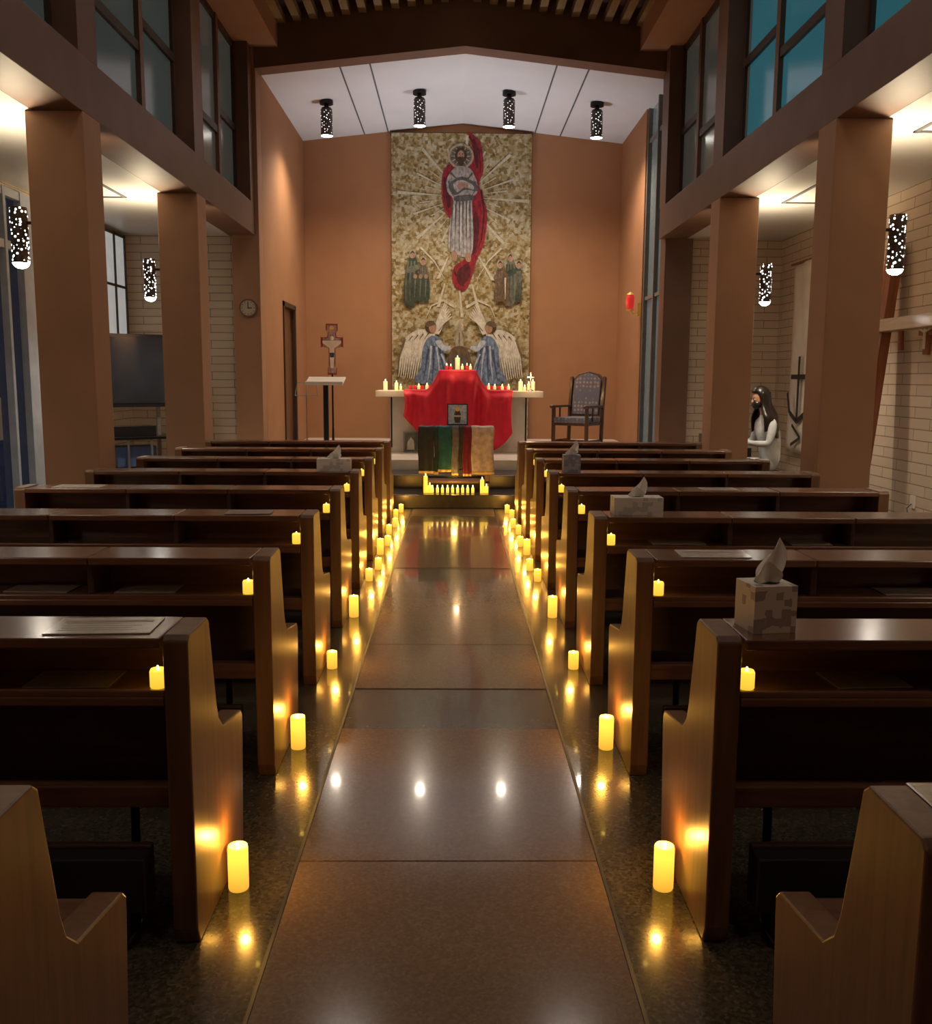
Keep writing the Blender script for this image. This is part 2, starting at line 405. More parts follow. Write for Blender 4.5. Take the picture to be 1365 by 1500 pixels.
# unseen downlights added overhead as fill light for the nave
for i,(x,y) in enumerate([(-1.2,1),(1.3,1),(-1.2,5.5),(1.3,5.5),(-1.2,9.5),(1.3,9.5)]):
    z=6.45-abs(x-.08)*(.4/3.12)-.15
    b=MB(); b.lathe((0,0,0),[(.0,-.005),(.07,-.005),(.075,-.02),(.09,-.02),(.09,.0)],M_black,20)
    b.cyl((0,0,-.008),(0,0,-.010),.06,.06,M_vot)
    o=b.obj('added_fill_downlight',loc=(x,y,z))
    light('SPOT','added_fill_beam',(0,0,-.06),(40,40,62,62,70,70)[i],(1,.87,.76),o,.25,(0,0,0),165,.9)

# ------------------------------------------------------------------ pews
def pew_mesh(s,name):
    b=MB()
    prof=[(0.02,0),(0,.05),(0,.835),(.015,.85),(.19,.85),(.21,.835),(.265,.58),(.285,.53),(.33,.49),(.555,.455),(.575,.435),(.575,.40),(.54,0)]
    def bx(x0,x1,*r): 
        a,c=sorted((s*x0,s*x1)); b.box(a,c,*r)
    for x0,x1 in((.675,.740),(2.535,2.60)):
        a,c=sorted((s*x0,s*x1)); b.prism(prof,'x',a,c,W2)
    n=3; L=(2.533-.742)/n
    for i in range(n):
        x0=.742+i*L
        bx(x0+.003,x0+L-.003,-.012,.215,.818,.846,W1)
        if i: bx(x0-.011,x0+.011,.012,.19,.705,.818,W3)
    bx(.742,2.533,.005,.20,.685,.705,W1)
    bx(.742,2.533,.002,.02,.662,.687,W1)
    bx(.742,2.533,.185,.205,.44,.82,W1)
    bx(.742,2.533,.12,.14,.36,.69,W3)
    bx(.742,2.533,.03,.075,.375,.435,W1)
    bx(.742,2.533,.13,.56,.405,.44,W1)
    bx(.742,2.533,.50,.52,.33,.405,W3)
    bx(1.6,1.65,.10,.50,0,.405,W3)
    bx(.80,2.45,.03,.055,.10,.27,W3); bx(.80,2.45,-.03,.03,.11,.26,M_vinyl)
    for x in(.86,1.62,2.40):
        a=s*x
        b.tube([(a,.06,.02),(a,.09,.25),(a,.10,.42)],.013,M_black); b.tube([(a,-.02,.012),(a,.10,.012)],.012,M_black)
    me=b.mesh(name); return me
PL=pew_mesh(-1,'pew_left_bank'); PR=pew_mesh(1,'pew_right_bank')
ROWS=[1.255+1.075*i for i in range(9)]
for y in ROWS:
    place(PL,'pew',(0,y,0),bevel=.006); place(PR,'pew',(0,y,0),bevel=.006)

# ------------------------------------------------------------------ candles
def pillar_candle_mesh(h,r,mat,name):
    b=MB()
    b.lathe((0,0,0),[(0,0),(r*.95,0),(r,.004),(r,h-.008),(r*.93,h),(r*.8,h-.003),(r*.7,h-.014),(0,h-.018)],mat,20)
    b.ell((0,0,h-.004),(.005,.005,.013),M_flame,8,6)
    return b.mesh(name)
PC=pillar_candle_mesh(.135,.030,M_cand,'pillar_candle'); PS=pillar_candle_mesh(.090,.027,M_cand,'short_candle')
b=MB(); b.lathe((0,0,0),[(0,0),(.019,0),(.021,.003),(.021,.044),(.018,.05),(.014,.047),(0,.045)],M_vot,16); b.ell((0,0,.050),(.004,.004,.009),M_flame,8,6)
VC=b.mesh('votive_candle')
def floor_candle(x,y,me=PC,h=.135,name='pillar_candle',p=2.0):
    o=place(me,name,(x,y,0))
    light('POINT','candle_glow',(.015 if x<0 else -.015,0,h+.03),p,(1,.47,.07),o,.015)
for i,y in enumerate(ROWS):
    if i==0: continue
    me,h=(PC,.135) if i in(1,2,4,6) else (PS,.090)
    floor_candle(-.634,y+.29,me,h); floor_candle(.628,y+.29,me,h)
    if i>=5:
        floor_candle(-.60,y+.72,PS,.090); floor_candle(.60,y+.70,PS,.090)
for i,y in enumerate(ROWS):
    for s in(-1,1):
        o=place(VC,'votive_candle',(s*.763,y+.030,.7055))
        light('POINT','votive_glow',(0,-.01,.075),.045,(1,.6,.1),o,.01)

# ------------------------------------------------------------------ tissue boxes, papers
def tissue_mesh(w,d,h,c1,c2,name,th=.10):
    m,nt,bs=newmat(name+'_pattern')
    tc=nt.nodes.new('ShaderNodeTexCoord'); v=nt.nodes.new('ShaderNodeTexVoronoi'); v.distance='CHEBYCHEV'; v.inputs['Scale'].default_value=42; v.inputs['Randomness'].default_value=.45
    nt.links.new(tc.outputs['Object'],v.inputs['Vector'])
    sp=nt.nodes.new('ShaderNodeSeparateColor'); nt.links.new(v.outputs['Color'],sp.inputs[0])
    r=nt.nodes.new('ShaderNodeValToRGB'); r.color_ramp.interpolation='CONSTANT'; r.color_ramp.elements[0].color=(*c1,1); r.color_ramp.elements[1].position=.75; r.color_ramp.elements[1].color=(*c2,1)
    nt.links.new(sp.outputs[0],r.inputs[0]); nt.links.new(r.outputs[0],bs.inputs['Base Color']); bs.inputs['Roughness'].default_value=.45
    b=MB(); b.box(-w/2,w/2,-d/2,d/2,0,h,m)
    b.lathe((0,0,h),[(.0,.001),(.03,.001),(.034,.0005)],M_black,16)
    # folded sheet pulled up out of the slot, leaning to a soft point
    def fn(u,v):
        a=(u-.5)*2
        wd=.016+.022*math.sin(math.pi*min(1,v*.95))*(1-.25*v)
        x=a*wd+.030*v**1.5
        y=.010*math.sin(a*3.2+.5)*(1-.3*v)+.006*math.sin(a*6)*(1-v)
        z=h-.004+v*th*(1-.18*a*a)+.018*v*v*(1-abs(a-.25))
        return (x,y,z)
    b.grid(fn,24,14,M_tissue)
    def fn2(u,v):
        a=(u-.5)*2; wd=.018+.024*math.sin(math.pi*min(1,v*.9))
        return (a*wd-.012*v, -.010-.012*v+.008*math.sin(a*2.5+1), h-.004+v*th*.58*(1-.35*a*a)+.008*a*v)
    b.grid(fn2,20,12,M_tissue)
    def fn3(u,v):
        a=(u-.5)*2; wd=.018+.020*math.sin(math.pi*min(1,v*.9))
        return (a*wd+.020*v, .010+.010*v+.008*math.sin(a*2.5), h-.004+v*th*.72*(1-.3*a*a)-.008*a*v)
    b.grid(fn3,20,12,M_tissue)
    return b.mesh(name)
T1=tissue_mesh(.118,.115,.125,(.72,.64,.54),(.40,.32,.29),'tissue_box_cube',.105)
T2=tissue_mesh(.24,.12,.085,(.76,.73,.68),(.56,.54,.52),'tissue_box_flat',.085)
T3=tissue_mesh(.12,.115,.12,(.22,.24,.34),(.36,.36,.42),'tissue_box_blue',.09)
place(T1,'tissue_box',(.83,ROWS[1]+.11,.8465),(0,0,R(8)),.003)
place(T2,'tissue_box',(.90,ROWS[3]+.12,.8465),(0,0,0),.003)
place(T3,'tissue_box',(.84,ROWS[5]+.11,.8465),(0,0,0),.003)
place(T2,'tissue_box',(-.86,ROWS[5]+.11,.8465),(0,0,R(3)),.003)
def paper(x,y,z,w,d,r,mat=M_paper):
    b=MB(); b.box(-w/2,w/2,-d/2,d/2,0,.003,mat); b.box(-w/2+.02,w/2-.02,d/2-.05,d/2-.03,.003,.0034,M_paper2)
    for k in range(4): b.box(-w/2+.03,w/2-.04-.02*(k%2),-d/2+.03+k*.022,-d/2+.032+k*.022,.003,.0034,M_paper2)
    b.obj('song_sheet',loc=(x,y,z),rot=(0,0,R(r)))
S=.706
for a in [(-.92,ROWS[1]+.105,.847,.27,.16,3),(-1.15,ROWS[2]+.1,S,.22,.15,2,M_paper2),(-1.55,ROWS[2]+.1,S,.24,.14,-3,M_paper2),
          (-1.0,ROWS[3]+.1,.847,.22,.14,3,M_paper2),(-2.25,ROWS[4]+.1,.847,.28,.15,0,M_paper),(.98,ROWS[2]+.1,.847,.26,.15,-2,M_paper),
          (1.1,ROWS[1]+.1,S,.2,.14,4,M_paper2),(1.75,ROWS[2]+.1,S,.26,.14,0,M_paper2),(1.1,ROWS[3]+.1,S,.26,.14,0,M_paper2),
          (-1.0,ROWS[1]+.09,S,.22,.14,0,M_paper2),(1.6,ROWS[4]+.1,.847,.22,.14,0,M_paper),(1.75,ROWS[3]+.1,S,.2,.14,0,M_paper2)]:
    paper(*a)

# ------------------------------------------------------------------ tapestry
M_t=tapestry_mat()
K={'robe':cloth('tap_robe',(.36,.32,.29),.6),'robeD':cloth('tap_robe_dark',(.10,.085,.08)),'red':cloth('tap_red',(.27,.016,.022),.6),'redD':cloth('tap_red_dark',(.09,.010,.014)),  # robeD is the tapestry's own dark fold colour
 'ray':cloth('tap_ray',(.55,.50,.36),.3),'grn':cloth('tap_green',(.045,.06,.038)),'grn2':cloth('tap_green_grey',(.14,.14,.10)),'skin':cloth('tap_skin',(.36,.20,.12),.25),
 'hair':cloth('tap_hair',(.06,.033,.018)),'halo':cloth('tap_halo',(.36,.31,.21)),'blue':cloth('tap_blue',(.15,.20,.30),.75),'blueD':cloth('tap_blue_dark',(.05,.07,.13)),
 'blueL':cloth('tap_blue_light',(.44,.48,.54),.4),
 'wing':cloth('tap_wing',(.60,.55,.45),.35),'wingD':cloth('tap_wing_dark',(.17,.12,.07)),'brn':cloth('tap_brown',(.13,.08,.045))}
TY=16.70
b=MB()
def T(x,y): return (.10+(x-674)*.01160, 5.62-(y-187)*.01142)
x0,z1=T(571,187); x1,z0=T(777,575)
b.box(x0,x1,TY,TY+.06,.46,z1,M_t)
b.cyl((x0-.02,TY+.05,z1-.01),(x1+.02,TY+.05,z1-.01),.03,.03,W3,12)
lay=[0]
def smooth_poly(pts,n=4):
    out=[];N=len(pts)
    for i in range(N):
        p0,p1,p2,p3=[Vector(pts[(i+k-1)%N]) for k in range(4)]
        for j in range(n):
            t=j/n
            out.append(.5*((2*p1)+(-p0+p2)*t+(2*p0-5*p1+4*p2-p3)*t*t+(-p0+3*p1-3*p2+p3)*t**3))
    return out
def pat(pts,k,sm=True):
    lay[0]+=1
    pts=smooth_poly(pts) if sm else pts
    q=[T(p[0],p[1]) for p in pts]; y=TY-.003-lay[0]*.00035
    b.add([(p[0],y,p[1]) for p in q],[list(range(len(q)))],K[k])
def stroke2(pts,w,k):
    n=len(pts); L=[];Rr=[]
    for i,p in enumerate(pts):
        a=Vector(pts[max(0,i-1)]); c=Vector(pts[min(n-1,i+1)]); d=(c-a).normalized(); nn=Vector((-d.y,d.x))*w*(1-.75*i/(n-1))
        L.append(Vector(p)+nn); Rr.append(Vector(p)-nn)
    pat(L+Rr[::-1],k,False)
def ellp(cx,cy,rx,ry,k,n=20): pat([(cx+rx*math.cos(2*math.pi*i/n),cy+ry*math.sin(2*math.pi*i/n)) for i in range(n)],k,False)
for i in range(32):
    a=2*math.pi*i/32+.06; r0=26; r1=(98,58,80,66)[i%4]*(1-.10*abs(math.sin(a)))
    w=(.022,.012,.016,.010)[i%4]
    pat([(677+r0*math.cos(a-w*.4),278+r0*math.sin(a-w*.4)),(677+r1*math.cos(a-w*1.2),278+r1*math.sin(a-w*1.2)),(677+r1*math.cos(a+w*1.2),278+r1*math.sin(a+w*1.2)),(677+r0*math.cos(a+w*.4),278+r0*math.sin(a+w*.4))],'ray',False)
for (xa,ya,xb,yb) in((655,365,640,398),(700,365,722,400),(690,405,700,440),(650,405,640,440),(672,415,676,455)):
    pat([(xa-1.0,ya),(xa+1.0,ya),(xb+2.5,yb),(xb-2.5,yb)],'ray',False)
# crown-like scroll band round the lower centre
for s_ in(-1,1):
    stroke2([(674+s_*8,440),(674+s_*26,430),(674+s_*44,438),(674+s_*52,456)],2.2,'ray'); stroke2([(674+s_*60,352),(674+s_*40,372),(674+s_*24,398)],1.6,'ray')
# red drapery
pat([(683,186),(692,190),(703,205),(706,240),(700,262),(712,300),(708,345),(698,368),(690,395),(680,415),(668,412),(661,400),(664,380),(684,362),(688,320),(680,240),(690,214)],'red')
pat([(646,248),(655,232),(668,240),(668,290),(660,310),(650,300),(645,275)],'red')
pat([(694,300),(700,312),(698,350),(690,362),(688,330)],'redD'); pat([(670,385),(684,375),(688,392),(676,408),(668,400)],'redD')
pat([(650,258),(656,252),(658,292),(652,288)],'redD'); pat([(690,196),(697,205),(699,235),(694,230)],'redD')
for q in([(703,268),(708,300),(704,340),(694,364)],[(685,192),(700,212),(702,244)],[(664,388),(672,400),(680,410)],[(649,250),(648,275),(653,298)]): stroke2(q,1.6,'redD')
# christ
ellp(673,220,19,18,'halo'); ellp(673,220,16,15,'wingD'); ellp(673,220,14,13,'robeD'); 
for i in range(12):
    a=i*math.pi/6; stroke2([(673+9*math.cos(a),220+9*math.sin(a)),(673+15*math.cos(a),220+14*math.sin(a))],1,'halo')
pat([(660,240),(673,234),(688,239),(697,258),(697,272),(690,284),(692,330),(690,360),(680,366),(662,360),(655,352),(657,318),(662,284),(654,272),(652,256)],'robe')
for x,dx in((661,-3),(666,-2),(671,0),(676,1),(681,2),(686,2)): stroke2([(x+.5,284),(x+dx*.5,320),(x+dx,358)],1.1,'robeD')
for x in(663.5,673.5,683.5): stroke2([(x,290),(x,356)],.8,'wing')
pat([(655,262),(672,250),(694,258),(698,270),(680,268),(664,276)],'robeD'); pat([(662,260),(674,254),(690,261),(692,268),(678,265),(668,272)],'robe'); pat([(668,262),(674,257),(683,261),(682,266),(675,264),(670,268)],'skin')
stroke2([(658,244),(666,252),(676,250)],1.4,'robeD'); stroke2([(690,244),(684,252),(676,252)],1.4,'robeD'); stroke2([(655,256),(658,270),(664,280)],1.2,'robeD'); stroke2([(694,256),(693,270),(688,280)],1.2,'robeD')
pat([(665,278),(690,276),(690,283),(666,285)],'robeD')
ellp(673,219,8.5,11,'hair'); ellp(673,219,5,7,'skin'); pat([(668,222),(673,221),(678,222),(677,231),(673,234),(669,231)],'hair')
pat([(660,358),(668,360),(667,371),(661,370)],'skin'); pat([(680,362),(688,360),(688,372),(682,372)],'skin')
ellp(670.8,217,1,1,'hair',8); ellp(675.3,217,1,1,'hair',8)
def saint(cx,top,bot,w,k,k2,lean=0):
    pat([(cx-w*.35+lean,top+10),(cx+w*.4+lean,top+10),(cx+w*.75,top+30),(cx+w*.6,bot),(cx-w*.8,bot+2),(cx-w*.7,top+35)],k)
    for d in(-.45,-.1,.25): stroke2([(cx+w*d+lean,top+14),(cx+w*d*1.3,(top+bot)/2),(cx+w*d*1.4,bot-2)],1.2,k2)
    pat([(cx-w*.5,top+24),(cx+w*.9,top+20),(cx+w*.9,top+26),(cx-w*.3,top+32)],k2)
    ellp(cx+lean,top+4,5,6.5,'halo',14); ellp(cx+lean,top+5,3.3,4.6,'skin',12); pat([(cx+lean-3.6,top+4),(cx+lean,top-1),(cx+lean+3.6,top+4),(cx+lean,top+2)],'hair')
saint(618,368,425,9,'brn','grn2'); saint(600,358,434,13,'grn','grn2',2)
for cx in(606,614,622): pat([(cx-5,398),(cx+4,396),(cx+5,428),(cx-5,430)],'grn'); stroke2([(cx,400),(cx-1,426)],1.2,'grn2'); ellp(cx,395,3,3.5,'skin',10)
saint(732,372,428,10,'brn','wingD'); saint(748,362,432,11,'grn2','grn',-1); saint(760,372,428,6,'grn','grn2'); pat([(736,395),(744,392),(746,430),(735,430)],'brn'); stroke2([(740,396),(740,428)],1.2,'wing')
def angel(m):
    def X(p): return [(674+(x-674)*m,y) for x,y in p]
    pat(X([(714,482),(740,477),(760,492),(768,535),(752,530),(738,522),(730,510),(718,498)]),'wingD')
    for k in range(10):
        t=k/9; bx,by=726+t*28,483+t*6-8*t*(1-t); ex,ey=738+t*29,549-t*4
        stroke2(X([(bx-1,by),((bx+ex)/2+3*t,(by+ey)/2),(ex,ey)]),2.5,'wing')
    pat(X([(712,482),(722,474),(740,475),(757,487),(744,492),(728,490)]),'wing')
    for k in range(4): stroke2(X([(722+k*8,479+k*1.5),(728+k*8,488+k)]),1.2,'wingD')
    for k in range(7):
        t=k/6; stroke2(X([(713-t*4,480),(708-t*8,459+t*5),(697-t*10,432+t*22)]),2.8,'wing'); stroke2(X([(711-t*4,476),(704-t*8,456+t*6)]),.8,'wingD')
    pat(X([(706,486),(720,484),(730,500),(734,530),(742,553),(700,556),(684,548),(694,530),(700,505)]),'blue')
    for q in((706,500,696,548),(714,498,716,552),(722,503,730,550)): stroke2(X([(q[0],q[1]),((q[0]+q[2])/2,(q[1]+q[3])/2+2),(q[2],q[3])]),2,'blueD')
    for q in((710,500,705,550),(718,498,723,550),(703,510,690,546)): stroke2(X([(q[0],q[1]),((q[0]+q[2])/2-1,(q[1]+q[3])/2),(q[2],q[3])]),1.5,'blueL')
    pat(X([(704,490),(712,492),(700,506),(688,502),(688,498),(698,498)]),'blueL'); ellp(674+(686-674)*m,499,3,2.5,'skin',10)
    ellp(674+(719-674)*m,470,8.5,9.5,'hair'); ellp(674+(716-674)*m,472,5.5,7,'skin'); pat(X([(712,466),(719,461),(727,466),(724,470),(716,468)]),'brn')
angel(1); angel(-1)
ellp(672,468,6,4,'wing'); pat([(665,472),(672,463),(679,472),(676,475),(668,475)],'halo'); pat([(669,476),(675,476),(678,500),(666,500)],'halo'); stroke2([(672,478),(672,498)],1.2,'wingD')
pat([(660,503),(684,503),(690,545),(654,545)],'brn'); pat([(663,515),(681,515),(684,540),(660,540)],'robeD')
b.obj('tapestry')

# ------------------------------------------------------------------ altar
AX=.07; AZ=.45; AT=1.33; AY0,AY1=13.55,14.35
b=MB()
b.box(AX-1.20,AX+1.20,AY0,AY1,AT-.09,AT,M_marble)
b.box(AX-1.0,AX+.98,AY0+.12,AY1-.12,AZ,AT-.09,M_marble)
b.box(AX-1.03,AX+1.01,AY0+.09,AY1-.09,AZ,AZ+.06,M_marble)
for x in(-.98,-.5,.48,.96): b.box(AX+x-.012,AX+x+.012,AY0+.112,AY0+.13,AZ+.06,AT-.09,M_step)
b.obj('altar',bevel=.006)
TBX=AX-.03
b=MB(); b.box(TBX-.24,TBX+.24,AY0+.1,AY0+.5,AT+.001,AT+.26,W2); b.obj('tabernacle_box',bevel=.01)
b=MB()
def cl(u,v):
    x=AX-.80+u*1.56; ux=x-TBX
    core=max(0,1-max(0,abs(ux)-.26)/.20); bump=.285*(core**1.6 if abs(ux)>.26 else 1)
    L=.36+.44*math.sin(math.pi*min(1,max(0,u)))**.8+.26*u
    fold=math.sin(u*34+1.2*math.sin(u*9))*.5+math.sin(u*61)*.3
    if v<.3:
        t=v/.3; y=AY0+.58-t*.60
        bb=bump*(1 if t>.12 else t/.12)
        return (x,y,AT+.012+bb+.004*fold)
    t=(v-.3)/.7
    topz=AT+.012+bump
    z=topz-t*(L+bump)
    y=AY0-.03-.05*sst(0,.15,t)-.03*t-(.046*fold)*sst(0,.25,t)
    return (x+.05*math.sin(t*3)*(.5-u),y,z+.02*math.sin(u*20)*t)
b.grid(cl,120,60,M_red)
b.obj('altar_cloth',solid=.006)
def cand(b,x,y,z,h,r=.022,mat=M_acan):
    b.lathe((x,y,z),[(0,0),(r,0),(r,h-.004),(r*.8,h),(0,h-.006)],mat,14); b.ell((x,y,z+h+.012),(.007,.007,.02),M_flame,8,6)
b=MB()
for px,h,r in((562,.13,.03),(579,.11,.025),(584,.06,.02),(612,.05,.02),(624,.06,.022),(716,.06,.02),(725,.05,.02),(735,.05,.02),(745,.05,.02),(762,.14,.03),(774,.11,.02),(781,.14,.03),(768,.06,.02)):
    x=AX+(px-672)*.0098; y=AY0+.30+.12*((px*7)%3-1)
    cand(b,x,y,AT+.001+(.018 if 590<px<750 else 0),h,r)
o=b.obj('altar_candles')
for x in(-1.0,1.0): light('POINT','altar_candle_glow',(AX+x,AY0-.08,AT+.22),5,(1,.62,.30),o,.03)
b=MB()
for px,h in((655,.06),(661,.05),(678,.05),(685,.06),(690,.05)):
    cand(b,TBX+(px-671)*.0098,AY0+.22+.08*(px%2),AT+.305,h,.02,M_rglass if px%2 else M_acan)
cand(b,TBX,AY0+.33,AT+.305,.17,.033)
o=b.obj('tabernacle_candles'); light('POINT','tabernacle_candle_glow',(TBX,AY0-.12,AT+.52),4,(1,.6,.28),o,.03)
b=MB()
for px in(600,606,617,629,710,719,730,739):
    x=AX+(px-672)*.0098; b.lathe((x,AY0+.10,AT+.025),[(0,0),(.02,0),(.026,.05),(.022,.05),(.018,.01),(0,.01)],M_rglass,12); b.ell((x,AY0+.10,AT+.055),(.006,.006,.014),M_flame,8,6)
b.obj('red_votive_glasses')
b=MB(); b.lathe((0,0,0),[(0,0),(.05,0),(.045,.012),(.012,.03),(.01,.07)],M_steel,14); b.box(-.007,.007,-.007,.007,.06,.27,M_steel); b.box(-.05,.05,-.007,.007,.19,.205,M_steel)
b.obj('altar_crucifix',loc=(AX+1.02,AY0+.09,AT+.001))

# ------------------------------------------------------------------ draped table in front
TYB=11.20; TZ=.161
b=MB()
tx0,tx1=-.40,.44
b.box(tx0,tx1,TYB,TYB+.34,TZ+.74,TZ+.77,W2)
for x in(tx0+.02,tx1-.07):
    for y in(TYB+.02,TYB+.27): b.box(x,x+.05,y,y+.05,TZ,TZ+.74,W2)
b.box(tx0+.02,tx1-.02,TYB+.02,TYB+.32,TZ+.10,TZ+.13,W2)
b.box(tx0+.03,tx1-.03,TYB+.01,TYB+.03,TZ+.62,TZ+.74,W2)
b.obj('stole_table',bevel=.004)
SC={'st_charcoal':(.03,.034,.032),'st_pine':(.02,.04,.035),'st_teal':(.015,.10,.095),'st_black':(.04,.035,.035),'st_grey':(.16,.14,.13),'st_wine':(.17,.012,.022),'st_cream':(.55,.42,.33)}
defs=[('st_charcoal',-.43,-.24,.52),('st_pine',-.24,-.19,.53),('st_teal',-.19,-.03,.50),('st_grey',-.03,.05,.54),('st_black',.05,.10,.50),('st_wine',.10,.20,.55),('st_cream',.20,.47,.53)]
M_gold=plain('gold_fringe',(.75,.42,.10),.45,.3,emis=(.9,.5,.1),es=.08)
b=MB()
for n,a,c,L in defs:
    mt=plain(n,SC[n],.85,var=.25,scale=20)
    def fn(u,v,a=a,c=c,L=L):
        x=a+(c-a)*u; f=.006*math.sin(u*14+a*30)
        if v<.3: t=v/.3; return (x,TYB+.33-t*.35,TZ+.775+.003*math.sin(u*9))
        t=(v-.3)/.7; return (x+.006*math.sin(t*6+a*9),TYB-.02-.008*min(1,t*6)+f*t,TZ+.772-t*L)
    b.grid(fn,10,24,mt)
    def fr(u,v,a=a,c=c,L=L):
        x=a+(c-a)*u; return (x+.006*math.sin(6+a*9),TYB-.029+.006*math.sin(u*14+a*30),TZ+.772-L-.03*v+.003*math.sin(u*80))
    b.grid(fr,24,1,M_gold if n!='st_black' else mt)
b.obj('draped_stoles',solid=.004)
b=MB()
for i in range(9): cand(b,-.26+i*.060,TYB-.08,TZ,.06,.017,M_vot)
for x,h in((-.34,.20),(.33,.16),(-.29,.09),(.38,.08)): cand(b,x,TYB-.10+.0,TZ,h,.024,M_vot)
o=b.obj('table_votive_candles'); light('POINT','votive_row_glow',(0,-.0+TYB-.16,TZ+.15),2.2,(1,.6,.12),o,.03)
M_ic=plain('icon_blue_white',(.45,.56,.68),.5,var=.4,scale=30)
b=MB(); b.box(-.125,.125,0,.02,0,.26,M_frame); b.box(-.110,.110,-.004,0,.015,.245,M_ic)
b.add([(-.03,-.006,.03),(.03,-.006,.03),(.045,-.006,.12),(.02,-.006,.19),(-.02,-.006,.19),(-.045,-.006,.12)],[list(range(6))],K['brn'])
b.add([(.026*math.cos(i*.628),-.008,.195+.03*math.sin(i*.628)) for i in range(10)],[list(range(10))],M_gold)
b.add([(-.09,-.007,.10),(.09,-.007,.10),(.09,-.007,.12),(-.09,-.007,.12)],[[0,1,2,3]],M_paper)
b.obj('framed_icon',loc=(.035,TYB+.2,TZ+.785),rot=(R(-8),0,0))
b=MB(); b.box(-.11,.11,0,.02,0,.30,M_steel); b.box(-.09,.09,-.004,0,.02,.28,K['grn2']); b.add([(-.06,-.006,.04),(.05,-.006,.04),(.04,-.006,.17),(0,-.006,.22),(-.05,-.006,.15)],[list(range(5))],K['wing'])
b.obj('framed_picture',loc=(-.62,13.5,.451),rot=(R(-9),0,R(8)))

# ------------------------------------------------------------------ icon cross on stand
GY,GX=14.5,-1.86
b=MB()
b.lathe((0,0,0),[(0,0),(.17,0),(.17,.02),(.05,.05),(.02,.08),(.016,.3)],M_black,20); b.cyl((0,0,.05),(0,0,1.13),.014,.014,M_black,12)
cr=[(-.07,1.10),(.07,1.10),(.07,1.20),(.05,1.22),(.05,1.50),(.16,1.52),(.17,1.50),(.17,1.68),(.16,1.66),(.07,1.66),(.06,1.74),(.09,1.76),(.09,1.86),(-.09,1.86),(-.09,1.76),(-.06,1.74),(-.07,1.66),(-.16,1.66),(-.17,1.68),(-.17,1.50),(-.16,1.52),(-.05,1.50),(-.05,1.22),(-.07,1.20)]
b.prism(cr,'y',-.012,.012,cloth('icon_red',(.30,.06,.04)))
cx=[(p[0]*.80,(p[1]-1.5)*.94+1.5) for p in cr]; b.prism(cx,'y',-.016,-.011,cloth('icon_mauve',(.46,.33,.33),.5))
sk=plain('icon_body',(.88,.80,.68),.6)
b.prism([(-.022,1.2),(.022,1.2),(.034,1.38),(.04,1.5),(.14,1.57),(.14,1.61),(.03,1.61),(-.03,1.61),(-.14,1.61),(-.14,1.57),(-.04,1.5),(-.034,1.38)],'y',-.021,-.016,sk)
b.ell((0,-.02,1.645),(.028,.008,.034),sk,12,8); b.prism([(-.03,1.36),(.03,1.36),(.035,1.43),(-.035,1.43)],'y',-.024,-.02,K['blueD'])
b.ell((0,-.012,1.80),(.05,.006,.04),M_gold,12,8)
b.obj('icon_cross_on_stand',loc=(GX,GY,.451))
b=MB()
b.box(-.20,.20,-.16,.16,0,.03,M_black); b.box(-.035,.035,-.03,.03,.03,1.0,M_blackp)
b.M=Matrix.Translation((0,0,1.0))@Matrix.Rotation(R(14),4,'X')
b.box(-.26,.26,-.18,.18,0,.025,M_marble); b.box(-.26,.26,-.20,-.18,0,.05,M_marble)
b.M=Matrix()
b.obj('lectern',loc=(-1.80,13.3,.451),bevel=.003)
b=MB()
for k in range(3):
    a=k*2.09+.5; b.tube([(0,0,.18),(.2*math.cos(a),.2*math.sin(a),.01)],.007,M_steel)
b.tube([(0,0,.1),(0,0,.82)],.008,M_steel); b.tube([(-.16,0,.80),(.16,0,.80),(.14,.08,.98),(-.14,.08,.98),(-.16,0,.80)],.006,M_steel)
b.tube([(0,0,.80),(0,.08,.98)],.006,M_steel)
b.obj('music_stand',loc=(-2.12,13.6,.451))
# ------------------------------------------------------------------ celebrant chair
m,nt,bs=newmat('chair_tapestry_upholstery')
tc=nt.nodes.new('ShaderNodeTexCoord'); ck=nt.nodes.new('ShaderNodeTexVoronoi'); ck.inputs['Scale'].default_value=17; ck.inputs['Randomness'].default_value=.25
nt.links.new(tc.outputs['Object'],ck.inputs['Vector']); r=nt.nodes.new('ShaderNodeValToRGB'); r.color_ramp.elements[0].color=(.45,.34,.30,1); r.color_ramp.elements[1].color=(.17,.17,.23,1); r.color_ramp.elements[0].position=.2; r.color_ramp.elements[1].position=.42
nt.links.new(ck.outputs['Distance'],r.inputs[0]); nt.links.new(r.outputs[0],bs.inputs['Base Color']); bs.inputs['Roughness'].default_value=.8; M_up=m
W4=wood('chair_wood',(.07,.03,.017),(.14,.065,.035),.35,'z')
b=MB()
for x in(-.29,.25):
    b.box(x,x+.045,-.27,-.22,0,.64,W4)
    b.prism([(.22,0),(.27,0),(.30,.62),(.36,1.08),(.31,1.10),(.25,.62)],'x',x,x+.045,W4)
    b.box(x-.015,x+.06,-.31,.26,.64,.675,W4)
    b.ell((x+.022,-.30,.655),(.04,.03,.03),W4,10,6)
    b.box(x+.01,x+.035,-.22,.24,.13,.17,W4)
    b.tube([(x+.022,-.05,.44),(x+.022,-.05,.64)],.016,W4)
b.box(-.27,.28,-.26,.25,.38,.42,W4); b.box(-.25,.26,-.27,.22,.42,.50,M_up)
b.box(-.26,.27,-.02,.02,.13,.16,W4)
b.M=Matrix.Translation((0,.27,.5))@Matrix.Rotation(R(-9),4,'X')
b.prism([(-.245,.0),(.25,.0),(.25,.56),(.17,.64),(.0025,.68),(-.165,.64),(-.245,.56)],'y',-.02,.03,W4)
